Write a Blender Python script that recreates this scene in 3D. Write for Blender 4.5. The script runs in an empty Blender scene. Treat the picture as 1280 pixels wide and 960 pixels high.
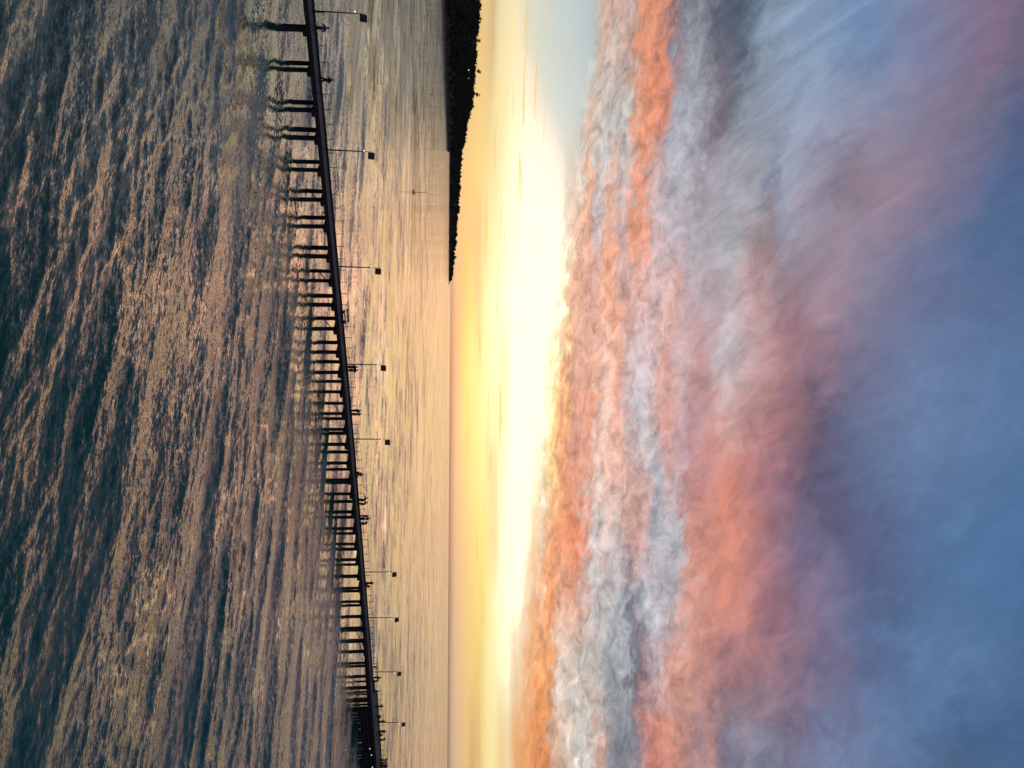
import bpy, bmesh, math, random
import numpy as np
from mathutils import Vector, Matrix
S = bpy.context.scene
COL = S.collection
random.seed(7)
rng = np.random.default_rng(11)
R = math.radians

# ------------------------------------------------------------------ camera
# the photograph was taken with the camera turned on its side: world "up" points to the right of the frame
cam_d = bpy.data.cameras.new('camera')
cam = bpy.data.objects.new('camera', cam_d)
COL.objects.link(cam)
S.camera = cam
PITCH, TILT = R(4.63), R(0.35)
fw = Vector((0, math.cos(PITCH), math.sin(PITCH)))
up0 = Vector((0, -math.sin(PITCH), math.cos(PITCH)))
r0 = Vector((1, 0, 0))
rt = math.cos(TILT) * r0 + math.sin(TILT) * up0
up = -math.sin(TILT) * r0 + math.cos(TILT) * up0
m = Matrix.Identity(4)
for i in range(3):
    m[i][0] = up[i]
    m[i][1] = -rt[i]
    m[i][2] = -fw[i]
m[0][3], m[1][3], m[2][3] = 0, 0, 18.0
cam.matrix_world = m
cam_d.sensor_fit = 'HORIZONTAL'
cam_d.sensor_width = 36
cam_d.lens = 27
cam_d.clip_start = 0.5
cam_d.clip_end = 120000
S.render.resolution_x, S.render.resolution_y = 1024, 768
S.view_settings.view_transform = 'Standard'
S.view_settings.look = 'None'
S.view_settings.exposure = 0
S.view_settings.gamma = 1

# ------------------------------------------------------------------ sky
# colours of the clouds by elevation (degrees) at fourteen bearings (degrees east of the camera's axis)
SKY = [
    (-29, [0.0,232,195,122, 1.8,235,197,123, 2.4,240,207,142, 2.7,203,158,114, 3.1,238,223,176, 4.1,245,231,178, 4.7,227,224,196, 5.9,212,218,209, 8.0,195,207,210, 9.4,181,195,201, 10.0,221,173,144, 10.4,204,185,177, 10.9,216,163,136, 11.4,202,173,162, 11.8,171,176,188, 11.9,172,172,183, 12.2,215,140,111, 13.0,224,147,111, 13.8,214,137,110, 14.4,170,127,126, 15.1,118,114,127, 16.5,112,115,127, 17.3,85,95,117, 18.5,77,91,114, 20.7,132,152,175, 22.2,134,157,187, 26.4,107,139,180, 29.1,127,138,173, 32.9,137,112,138, 34.6,111,103,128, 40.0,111,103,128]),
    (-24.5, [0.0,234,196,124, 2.1,237,200,133, 2.8,220,187,138, 3.0,234,210,157, 3.3,244,227,174, 4.3,248,234,183, 5.1,229,227,200, 6.2,216,221,209, 8.4,198,211,211, 9.7,189,199,202, 10.0,196,190,186, 10.4,225,178,149, 10.8,205,188,181, 10.9,203,187,182, 11.4,216,167,140, 11.9,205,177,166, 12.3,199,170,164, 12.8,221,150,118, 13.8,226,141,104, 14.6,204,133,114, 15.0,154,127,135, 15.6,150,151,164, 16.2,161,168,180, 17.5,108,108,122, 19.5,81,94,115, 21.3,137,154,176, 23.1,137,159,188, 27.3,112,138,177, 33.9,133,111,137, 35.3,107,101,128, 40.0,106,100,128]),
    (-20, [0.0,237,193,127, 2.0,245,209,136, 2.7,238,207,144, 3.1,252,230,163, 4.2,253,240,187, 5.4,238,236,210, 7.0,223,227,216, 9.2,204,215,212, 9.7,220,197,180, 10.1,219,194,176, 10.5,199,198,195, 10.8,204,196,189, 11.3,192,196,196, 11.8,192,189,186, 12.3,195,191,189, 12.4,197,190,186, 12.8,220,158,130, 14.2,233,139,100, 14.9,215,138,113, 15.3,176,153,159, 15.5,163,156,168, 16.1,166,172,185, 16.7,171,178,191, 18.3,123,115,127, 19.1,119,117,130, 19.9,133,143,158, 24.2,150,160,184, 31.8,137,126,153, 33.6,127,119,144, 36.5,82,98,137, 40.0,80,98,138]),
    (-15.5, [0.0,240,185,135, 1.9,251,216,134, 4.3,255,246,200, 5.5,249,247,226, 7.2,239,239,229, 8.1,234,232,221, 8.7,236,209,185, 9.1,231,223,212, 9.6,232,183,158, 10.0,229,169,139, 10.4,208,191,185, 10.8,199,200,203, 11.0,201,200,203, 11.5,225,174,153, 12.1,203,185,184, 12.6,200,185,187, 13.2,228,153,125, 13.5,220,142,113, 13.8,226,160,140, 14.4,203,181,184, 15.8,184,184,195, 17.7,172,163,176, 20.0,164,165,175, 21.7,153,152,163, 22.5,122,130,150, 23.3,153,161,180, 24.3,161,160,179, 26.8,134,123,141, 29.7,159,132,150, 35.6,82,104,144, 40.0,71,102,144]),
    (-11, [0.0,225,173,139, 0.2,238,186,145, 1.0,250,198,126, 2.2,240,203,140, 2.5,255,236,162, 5.6,254,252,229, 7.4,252,249,237, 8.0,251,247,235, 8.9,246,204,176, 9.3,241,201,179, 9.8,238,164,132, 10.2,217,158,140, 10.7,203,189,192, 11.2,232,181,162, 11.8,241,163,127, 12.3,218,178,170, 12.8,191,170,173, 13.4,231,159,134, 13.8,234,149,119, 14.1,238,153,124, 15.0,204,178,181, 16.0,194,179,188, 17.2,180,172,183, 19.9,182,179,189, 21.3,187,167,170, 22.4,171,143,146, 23.2,154,144,158, 24.2,142,130,145, 27.3,155,137,155, 35.3,84,108,150, 40.0,73,101,143]),
    (-6.5, [0.0,184,141,123, 0.5,239,186,143, 1.3,254,207,123, 1.6,253,229,137, 2.0,241,200,139, 2.4,251,235,166, 2.6,255,244,174, 4.6,255,252,215, 7.5,255,253,239, 8.1,254,244,215, 8.5,251,222,172, 9.0,242,183,151, 10.1,222,169,156, 10.5,224,162,143, 10.9,228,176,161, 11.4,242,176,149, 12.1,240,168,137, 12.9,203,159,153, 13.6,222,176,168, 14.2,226,181,177, 15.2,215,185,188, 16.2,220,169,160, 17.4,195,164,170, 19.1,191,170,179, 19.9,196,184,192, 21.5,202,163,164, 24.5,156,123,136, 26.8,165,136,153, 28.6,138,128,153, 32.9,99,113,152, 40.0,79,110,152]),
    (-2, [0.0,159,120,111, 0.3,215,165,138, 0.5,233,181,140, 1.3,254,228,124, 1.6,255,241,145, 2.0,250,229,155, 2.4,255,245,170, 3.4,255,250,188, 4.3,253,241,186, 4.7,255,253,221, 6.4,255,254,233, 7.8,255,244,190, 8.7,240,178,129, 9.2,213,156,139, 9.6,220,166,153, 10.2,229,163,142, 11.4,242,198,183, 12.3,240,173,148, 12.9,221,175,166, 14.0,215,195,201, 14.7,214,186,191, 15.6,225,164,152, 16.7,210,181,185, 18.2,199,149,148, 18.9,184,151,157, 20.0,196,187,196, 23.0,192,146,146, 24.4,167,121,131, 28.7,117,115,145, 32.6,103,124,164, 40.0,80,115,158]),
    (2.5, [0.0,153,114,104, 0.4,232,181,147, 1.4,254,236,134, 2.5,255,246,169, 4.3,253,243,192, 4.7,255,253,222, 5.3,255,254,230, 7.0,255,251,217, 7.5,255,243,172, 8.2,248,186,122, 8.6,238,157,115, 9.2,199,142,134, 9.7,222,159,141, 10.2,232,147,114, 10.9,230,190,178, 11.6,239,196,182, 12.3,237,169,144, 13.8,192,185,195, 14.3,205,205,211, 15.0,209,196,199, 15.6,199,160,159, 16.1,222,154,140, 16.7,208,165,166, 17.3,188,152,162, 18.9,190,140,138, 20.0,206,165,163, 23.0,186,132,134, 26.2,106,89,113, 27.7,96,100,130, 32.4,106,129,170, 40.0,76,114,159]),
    (7, [0.0,158,119,103, 0.4,235,185,151, 1.7,255,233,140, 2.6,255,244,162, 3.4,248,225,164, 3.7,255,247,191, 4.3,255,250,209, 5.8,255,253,227, 6.3,255,246,202, 7.0,251,231,203, 7.5,250,217,154, 8.0,246,177,126, 8.9,227,143,112, 10.0,229,161,138, 10.8,226,199,193, 11.4,236,192,176, 12.8,228,180,165, 13.4,199,156,148, 13.8,196,155,152, 14.7,204,183,182, 15.2,164,171,184, 15.5,162,169,184, 16.1,216,171,167, 17.0,193,165,174, 17.2,187,153,163, 17.5,194,139,141, 20.0,216,136,116, 22.7,174,116,124, 26.1,90,85,117, 32.2,96,122,164, 40.0,71,112,158]),
    (11.5, [0.0,159,121,102, 0.4,232,184,150, 1.1,246,204,138, 2.5,255,237,139, 3.4,250,225,167, 3.7,255,246,193, 4.3,255,250,212, 5.4,255,252,225, 5.8,254,246,212, 6.2,251,218,156, 6.7,249,218,189, 7.2,245,180,143, 7.6,247,168,111, 8.2,240,154,114, 8.9,239,139,94, 9.4,240,136,96, 10.6,218,212,213, 11.3,225,197,189, 12.1,205,198,201, 13.3,187,140,130, 14.2,211,163,156, 14.6,203,166,162, 15.1,168,172,184, 16.2,192,194,203, 16.8,204,186,190, 17.3,213,147,132, 20.0,216,134,113, 24.8,117,105,134, 27.6,92,93,128, 34.4,81,119,165, 40.0,66,108,156]),
    (16, [0.0,155,119,101, 0.4,227,185,150, 1.1,242,201,138, 2.1,255,223,126, 2.4,246,216,117, 2.8,255,240,160, 3.3,255,244,184, 4.2,255,249,212, 5.1,255,249,219, 5.8,249,212,169, 6.2,245,175,124, 6.6,248,200,169, 7.2,242,152,87, 7.4,237,149,88, 8.0,239,179,150, 9.2,224,155,133, 10.4,194,189,187, 11.8,185,184,188, 12.6,160,164,174, 13.2,123,128,144, 14.0,179,186,197, 14.8,198,199,207, 15.6,178,166,174, 16.2,204,174,169, 16.8,217,158,145, 19.4,218,139,117, 22.3,166,114,125, 25.9,123,115,147, 28.9,82,97,135, 34.3,79,118,163, 40.0,64,103,151]),
    (20.5, [0.0,151,118,100, 0.3,217,181,149, 0.6,227,189,146, 1.5,247,205,126, 2.1,244,203,119, 2.7,254,237,164, 4.2,253,245,203, 4.6,245,215,169, 5.0,248,218,176, 5.3,244,183,129, 6.3,242,155,86, 6.8,241,150,84, 7.2,222,153,111, 7.8,227,217,204, 8.4,229,201,183, 9.2,211,202,194, 10.6,181,177,175, 11.2,145,148,152, 12.3,170,175,180, 12.9,103,109,127, 13.3,146,115,124, 13.6,167,138,146, 13.8,177,152,161, 14.2,178,153,158, 14.7,209,184,188, 15.3,214,163,153, 16.1,218,153,133, 19.0,180,126,126, 28.2,91,108,149, 31.0,93,125,170, 40.0,63,100,144]),
    (25, [0.0,147,115,100, 0.3,214,180,150, 1.3,239,195,127, 1.6,220,176,113, 2.1,235,186,123, 2.5,254,230,156, 3.2,252,233,169, 3.6,245,209,148, 4.1,248,224,178, 4.5,237,171,109, 6.1,235,148,85, 6.5,226,140,86, 7.1,204,166,143, 7.6,229,190,166, 8.9,220,216,209, 10.2,205,162,149, 10.8,151,152,156, 12.2,120,124,137, 12.6,121,117,133, 13.0,183,138,137, 13.3,200,146,141, 13.6,206,131,120, 15.1,213,140,120, 16.9,163,133,141, 17.4,184,134,130, 18.7,120,115,135, 20.0,146,137,156, 23.4,113,108,135, 28.8,97,127,170, 32.4,68,100,142, 40.0,64,104,152]),
    (29, [0.0,138,106,94, 0.4,214,180,148, 1.3,238,192,126, 1.6,201,156,103, 1.8,239,197,132, 2.1,234,185,123, 2.5,255,229,155, 3.1,251,230,165, 3.5,242,198,132, 3.9,248,221,167, 4.4,239,171,108, 6.3,219,134,86, 6.8,199,162,139, 7.4,234,167,131, 8.5,213,211,204, 9.2,199,199,195, 9.8,215,148,127, 10.4,164,162,166, 11.8,112,116,133, 12.8,195,168,166, 13.2,201,123,111, 13.8,209,125,109, 14.9,200,128,112, 16.3,146,138,153, 16.9,221,146,127, 18.1,105,105,127, 19.4,140,142,164, 20.6,95,106,132, 24.9,116,136,178, 30.2,74,101,132, 40.0,58,98,148]),
]

GLOW_COL = (3.0, 1.54, 0.93, 1)
WATER_COL = (.012, .115, .074, 1)
WATER_IOR = 1.48
# ripples: (size along the crest and across it in metres, octaves, slope amplitudes, seed)
RIPPLES = [((60, 38), 3, (.10, .36), 3.0), ((12, 8), 4, (.20, .64), 4.0), ((5, 2.0), 2, (.14, .30), 2.0), ((.50, .17), 2, (.45, .80), 1.0), ((.17, .07), 2, (.42, .58), 5.0)]
CREST = -0.42
SUN_AZ, SUN_EL = -2.0, 5.0

def srgb(r, g, b):
    return tuple(c / 12.92 if c <= .04045 else ((c + .055) / 1.055) ** 2.4 for c in (r / 255, g / 255, b / 255)) + (1,)

world = bpy.data.worlds.new('World')
S.world = world
world.use_nodes = True
nt = world.node_tree
nt.nodes.clear()
def N(t, **k):
    n = nt.nodes.new(t)
    for a, b in k.items():
        setattr(n, a, b)
    return n
def L(a, b):
    nt.links.new(a, b)
def M(op, a, b=None, c=None, clamp=False):
    n = N('ShaderNodeMath', operation=op, use_clamp=clamp)
    for i, x in enumerate((a, b, c)):
        if x is None:
            continue
        if isinstance(x, (int, float)):
            n.inputs[i].default_value = x
        else:
            L(x, n.inputs[i])
    return n.outputs[0]
def comb(x, y, z=0.0):
    n = N('ShaderNodeCombineXYZ')
    for i, v in enumerate((x, y, z)):
        if isinstance(v, (int, float)):
            n.inputs[i].default_value = v
        else:
            L(v, n.inputs[i])
    return n.outputs[0]
def noise(vec, scale, detail, rough=.55, dist=0.0):
    n = N('ShaderNodeTexNoise')
    n.inputs['Scale'].default_value = scale
    n.inputs['Detail'].default_value = detail
    n.inputs['Roughness'].default_value = rough
    n.inputs['Distortion'].default_value = dist
    L(vec, n.inputs['Vector'])
    return n
def smooth(x, a, b, lo=0.0, hi=1.0):
    n = N('ShaderNodeMapRange', interpolation_type='SMOOTHSTEP')
    L(x, n.inputs[0])
    for i, v in enumerate((a, b, lo, hi)):
        n.inputs[i + 1].default_value = v
    return n.outputs[0]
def mix(f, a, b, mode='MIX'):
    n = N('ShaderNodeMix', data_type='RGBA', blend_type=mode)
    n.clamp_result = False
    for k, x in ((0, f), (6, a), (7, b)):
        if isinstance(x, (int, float)):
            n.inputs[k].default_value = x
        elif isinstance(x, tuple):
            n.inputs[k].default_value = x
        else:
            L(x, n.inputs[k])
    return n.outputs[2]

tc = N('ShaderNodeTexCoord')
sep = N('ShaderNodeSeparateXYZ')
L(tc.outputs['Generated'], sep.inputs[0])
az = M('MULTIPLY', M('ARCTAN2', sep.outputs[0], sep.outputs[1]), 180 / math.pi)
el = M('MULTIPLY', M('ARCSINE', sep.outputs[2]), 180 / math.pi)
elp = M('MAXIMUM', el, 0.0)

# cloud streaks: stretched along the horizon low down, slanting more and more higher up
els = M('ADD', elp, M('MULTIPLY', az, .10))
ec = M('ADD', elp, M('MULTIPLY', az, .09))                     # the cloud base slopes down to the right
lg = M('LOGARITHM', M('MAXIMUM', M('ADD', els, 5.0), 1.0), math.e)   # clouds bunch up towards the horizon
lft = M('MINIMUM', M('SUBTRACT', az, 6.0), 0.0)
elh = M('ADD', elp, M('ADD', M('MULTIPLY', az, .15), M('MULTIPLY', M('MULTIPLY', lft, lft), -.008)))
n1 = noise(comb(M('MULTIPLY', az, .11), M('MULTIPLY', lg, 5.0), 0.5), 1.6, 4, .55, .3)
n2 = noise(comb(M('MULTIPLY', az, .46), M('MULTIPLY', lg, 15.0), 3.7), 1.4, 8, .70, .5)
s1 = N('ShaderNodeSeparateXYZ'); L(n1.outputs['Color'], s1.inputs[0])
s2 = N('ShaderNodeSeparateXYZ'); L(n2.outputs['Color'], s2.inputs[0])
wamp = smooth(ec, 6.3, 8.8, .03, 1.0)
w_el = M('MULTIPLY', M('ADD', M('MULTIPLY', M('SUBTRACT', s1.outputs[0], .5), 1.8), M('MULTIPLY', M('SUBTRACT', s2.outputs[0], .5), smooth(elp, 8, 26, 3.6, 3.4))), wamp)
w_az = M('MULTIPLY', M('ADD', M('MULTIPLY', M('SUBTRACT', s1.outputs[1], .5), 5.0), M('MULTIPLY', M('SUBTRACT', s2.outputs[1], .5), 9.0)), smooth(ec, 5, 9, .2, 1.0))
el_w = M('ADD', elp, w_el)
az_w = M('ADD', az, w_az)
pos = M('DIVIDE', el_w, 60.0, clamp=True)

def ramp(spec):
    st = [(spec[i], srgb(*spec[i + 1:i + 4])) for i in range(0, len(spec), 4)]
    r = N('ShaderNodeValToRGB')
    cr = r.color_ramp
    st = st + [(60.0, srgb(66, 78, 104))]
    st = st[:32]
    cr.elements[0].position = st[0][0] / 60; cr.elements[0].color = st[0][1]
    cr.elements[1].position = 1.0; cr.elements[1].color = st[-1][1]
    for p, c in st[1:-1]:
        e = cr.elements.new(p / 60); e.color = c
    L(pos, r.inputs[0])
    return r.outputs[0]

BACK = [0, 138, 122, 140, 6, 140, 134, 164, 15, 124, 132, 168, 28, 102, 120, 159, 45, 74, 92, 124]
cur = ramp(BACK)
prev = -95.0
for a, spec in SKY + [(95.0, BACK)]:
    nxt = ramp(spec)
    n = N('ShaderNodeMapRange', interpolation_type='LINEAR')
    n.clamp = True
    L(az_w, n.inputs[0])
    n.inputs[1].default_value = prev; n.inputs[2].default_value = a
    cur = mix(n.outputs[0], cur, nxt)
    prev = a

# fine wisps over the clouds, softer high up and absent in the clear glow
n3 = noise(comb(M('MULTIPLY', az, .55), M('MULTIPLY', lg, 17.0), 9.1), 1.3, 9, .68, .6)
n3h = noise(comb(M('MULTIPLY', M('ADD', az, M('MULTIPLY', elp, .35)), .38), M('MULTIPLY', elh, .42), 9.1), .95, 9, .64, .6)
hi_f = smooth(elp, 14, 22)
nn3 = M('ADD', M('MULTIPLY', n3.outputs['Fac'], M('SUBTRACT', 1.0, hi_f)), M('MULTIPLY', n3h.outputs['Fac'], hi_f))
wisp = M('MULTIPLY', M('SUBTRACT', nn3, .5), M('MULTIPLY', smooth(ec, 6.6, 8.6, 0, 1), smooth(elp, 14, 32, 1.7, .42)))
gain = M('ADD', 1.0, M('MULTIPLY', wisp, 1.3))
g3 = comb(gain, gain, gain)
cur = mix(1.0, cur, g3, 'MULTIPLY')
# the glow over the hidden sun is brighter than the film can hold: peach light that records as near white
hsv = N('ShaderNodeHueSaturation'); hsv.inputs['Saturation'].default_value = .96
L(cur, hsv.inputs['Color'])
cs = N('ShaderNodeSeparateColor'); L(hsv.outputs[0], cs.inputs[0])
hot = M('MULTIPLY', smooth(cs.outputs[1], .74, 1.0), smooth(cs.outputs[2], .34, .85))
cur = mix(hot, hsv.outputs[0], GLOW_COL)
# thin gold bars of cloud low over the horizon
n4 = noise(comb(M('MULTIPLY', az, .07), M('MULTIPLY', elp, 2.2), 1.3), 1.5, 6, .62, .3)
bar = M('MULTIPLY', smooth(n4.outputs['Fac'], .55, .66), M('MULTIPLY', smooth(elp, .3, 1.2), smooth(ec, 3.6, 6.4, 1, 0)))
cur = mix(M('MULTIPLY', bar, .75), cur, srgb(250, 208, 130))

nish = N('ShaderNodeTexSky')
nish.sky_type = 'NISHITA'
nish.sun_disc = False
nish.sun_elevation = R(SUN_EL)
nish.sun_rotation = R(SUN_AZ)
bg_clear = N('ShaderNodeBackground'); L(nish.outputs[0], bg_clear.inputs[0]); bg_clear.inputs[1].default_value = .05
bg_cloud = N('ShaderNodeBackground'); L(cur, bg_cloud.inputs[0]); bg_cloud.inputs[1].default_value = 1.0
ms = N('ShaderNodeMixShader'); ms.inputs[0].default_value = .93
L(bg_clear.outputs[0], ms.inputs[1]); L(bg_cloud.outputs[0], ms.inputs[2])
wo = N('ShaderNodeOutputWorld')
L(ms.outputs[0], wo.inputs[0])
world.cycles.sampling_method = 'MANUAL'
world.cycles.sample_map_resolution = 512

# ------------------------------------------------------------------ sun, veiled by cloud low over the water
sd = bpy.data.lights.new('sun', 'SUN')
sd.energy = .1
sd.angle = R(90)
sd.color = (1.0, .72, .42)
sun = bpy.data.objects.new('sun', sd)
COL.objects.link(sun)
d = Vector((math.sin(R(SUN_AZ)) * math.cos(R(SUN_EL)), math.cos(R(SUN_AZ)) * math.cos(R(SUN_EL)), math.sin(R(SUN_EL))))
sun.rotation_euler = d.to_track_quat('Z', 'Y').to_euler()
# ------------------------------------------------------------------ helpers
def new_mat(name, color, rough=.8, spec=.3, noise_scale=0, var=.35, metallic=0.0, stretch=(1, 1, 1)):
    mt = bpy.data.materials.new(name)
    mt.use_nodes = True
    t = mt.node_tree
    b = t.nodes['Principled BSDF']
    b.inputs['Roughness'].default_value = rough
    b.inputs['Specular IOR Level'].default_value = spec
    b.inputs['Metallic'].default_value = metallic
    c = tuple(color) + (1,)
    b.inputs['Base Color'].default_value = c
    if noise_scale:
        tc = t.nodes.new('ShaderNodeTexCoord')
        mp = t.nodes.new('ShaderNodeMapping')
        mp.inputs['Scale'].default_value = stretch
        nz = t.nodes.new('ShaderNodeTexNoise')
        nz.inputs['Scale'].default_value = noise_scale
        nz.inputs['Detail'].default_value = 5
        cr = t.nodes.new('ShaderNodeValToRGB')
        cr.color_ramp.elements[0].position = .3
        cr.color_ramp.elements[1].position = .7
        cr.color_ramp.elements[0].color = tuple(x * (1 - var) for x in color) + (1,)
        cr.color_ramp.elements[1].color = tuple(min(1, x * (1 + var)) for x in color) + (1,)
        t.links.new(tc.outputs['Object'], mp.inputs[0])
        t.links.new(mp.outputs[0], nz.inputs['Vector'])
        t.links.new(nz.outputs['Fac'], cr.inputs[0])
        t.links.new(cr.outputs[0], b.inputs['Base Color'])
        bp = t.nodes.new('ShaderNodeBump')
        bp.inputs['Strength'].default_value = .4
        bp.inputs['Distance'].default_value = .02
        t.links.new(nz.outputs['Fac'], bp.inputs['Height'])
        t.links.new(bp.outputs[0], b.inputs['Normal'])
    return mt

def tag(o, label=None, cat=None, group=None, kind=None):
    if label: o['label'] = label
    if cat: o['category'] = cat
    if group: o['group'] = group
    if kind: o['kind'] = kind
    return o
def empty(name, loc=(0, 0, 0), rz=0.0):
    o = bpy.data.objects.new(name, None)
    o.location = loc
    o.rotation_euler = (0, 0, rz)
    COL.objects.link(o)
    return o
def link(name, me, parent=None, mat=None):
    o = bpy.data.objects.new(name, me)
    COL.objects.link(o)
    if parent: o.parent = parent
    if mat is not None and not me.materials: me.materials.append(mat)
    return o
class MB:
    def __init__(s):
        s.v = []; s.f = []
    def box(s, c, h, ax=None):
        c = Vector(c)
        ax = ax or (Vector((1, 0, 0)), Vector((0, 1, 0)), Vector((0, 0, 1)))
        i = len(s.v)
        for k in range(8):
            s.v.append(c + ax[0] * (h[0] * (1 if k & 1 else -1)) + ax[1] * (h[1] * (1 if k & 2 else -1)) + ax[2] * (h[2] * (1 if k & 4 else -1)))
        for f in ((0, 2, 3, 1), (4, 5, 7, 6), (0, 1, 5, 4), (2, 6, 7, 3), (0, 4, 6, 2), (1, 3, 7, 5)):
            s.f.append([i + j for j in f])
        return s
    def hexa(s, p):
        i = len(s.v)
        s.v += [Vector(q) for q in p]
        for f in ((0, 3, 2, 1), (4, 5, 6, 7), (0, 1, 5, 4), (1, 2, 6, 5), (2, 3, 7, 6), (3, 0, 4, 7)):
            s.f.append([i + j for j in f])
        return s
    def tube(s, pts, rad, n=8, cap=True):
        pts = [Vector(p) for p in pts]
        if isinstance(rad, (int, float)): rad = [rad] * len(pts)
        i0 = len(s.v)
        for k, p in enumerate(pts):
            d = (pts[min(k + 1, len(pts) - 1)] - pts[max(k - 1, 0)]).normalized()
            a = d.orthogonal().normalized() if k == 0 else (a - d * a.dot(d)).normalized()
            b = d.cross(a)
            for j in range(n):
                t = 2 * math.pi * j / n
                s.v.append(p + (a * math.cos(t) + b * math.sin(t)) * rad[k])
        for k in range(len(pts) - 1):
            for j in range(n):
                s.f.append([i0 + k * n + j, i0 + k * n + (j + 1) % n, i0 + (k + 1) * n + (j + 1) % n, i0 + (k + 1) * n + j])
        if cap:
            s.f.append([i0 + j for j in reversed(range(n))])
            s.f.append([i0 + (len(pts) - 1) * n + j for j in range(n)])
        return s
    def ball(s, c, r, nu=6, nv=8, jit=0.0):
        c = Vector(c); i0 = len(s.v)
        r = (r, r, r) if isinstance(r, (int, float)) else r
        s.v.append(c + Vector((0, 0, r[2])))
        for a in range(1, nu):
            for b in range(nv):
                t, q = math.pi * a / nu, 2 * math.pi * b / nv
                k = 1 + (random.uniform(-jit, jit) if jit else 0)
                s.v.append(c + Vector((r[0] * math.sin(t) * math.cos(q), r[1] * math.sin(t) * math.sin(q), r[2] * math.cos(t))) * k)
        s.v.append(c - Vector((0, 0, r[2])))
        e = len(s.v) - 1
        for b in range(nv):
            s.f.append([i0, i0 + 1 + b, i0 + 1 + (b + 1) % nv])
            for a in range(nu - 2):
                p = i0 + 1 + a * nv
                s.f.append([p + b, p + nv + b, p + nv + (b + 1) % nv, p + (b + 1) % nv])
            p = i0 + 1 + (nu - 2) * nv
            s.f.append([p + b, e, p + (b + 1) % nv])
        return s
    def mesh(s, name, mat=None, smooth=False):
        me = bpy.data.meshes.new(name)
        me.from_pydata([tuple(v) for v in s.v], [], s.f)
        if mat is not None: me.materials.append(mat)
        if smooth: me.polygons.foreach_set('use_smooth', [True] * len(me.polygons))
        me.update()
        return me
    def build(s, name, mat=None, parent=None, smooth=False):
        return link(name, s.mesh(name, mat, smooth), parent)

WOOD = new_mat('weathered_timber', (.04, .034, .03), .85, .2, 3.0, .35, stretch=(1, 1, .3))
DECK = new_mat('deck_timber', (.125, .115, .105), .8, .25, 1.4, .3)
PILE = new_mat('wet_pile_timber', (.016, .014, .013), .6, .3, 2.5, .4)
STEEL = new_mat('dark_galvanised_steel', (.07, .07, .075), .5, .4, 6, .2, metallic=.6)
PANEL = new_mat('solar_cell_back', (.045, .04, .035), .55, .4, 8, .2)
CELL = new_mat('solar_cell_glass', (.01, .015, .04), .12, .5, 12, .2)
WHITE = new_mat('white_housing', (.78, .78, .76), .45, .4, 9, .05)

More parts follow.
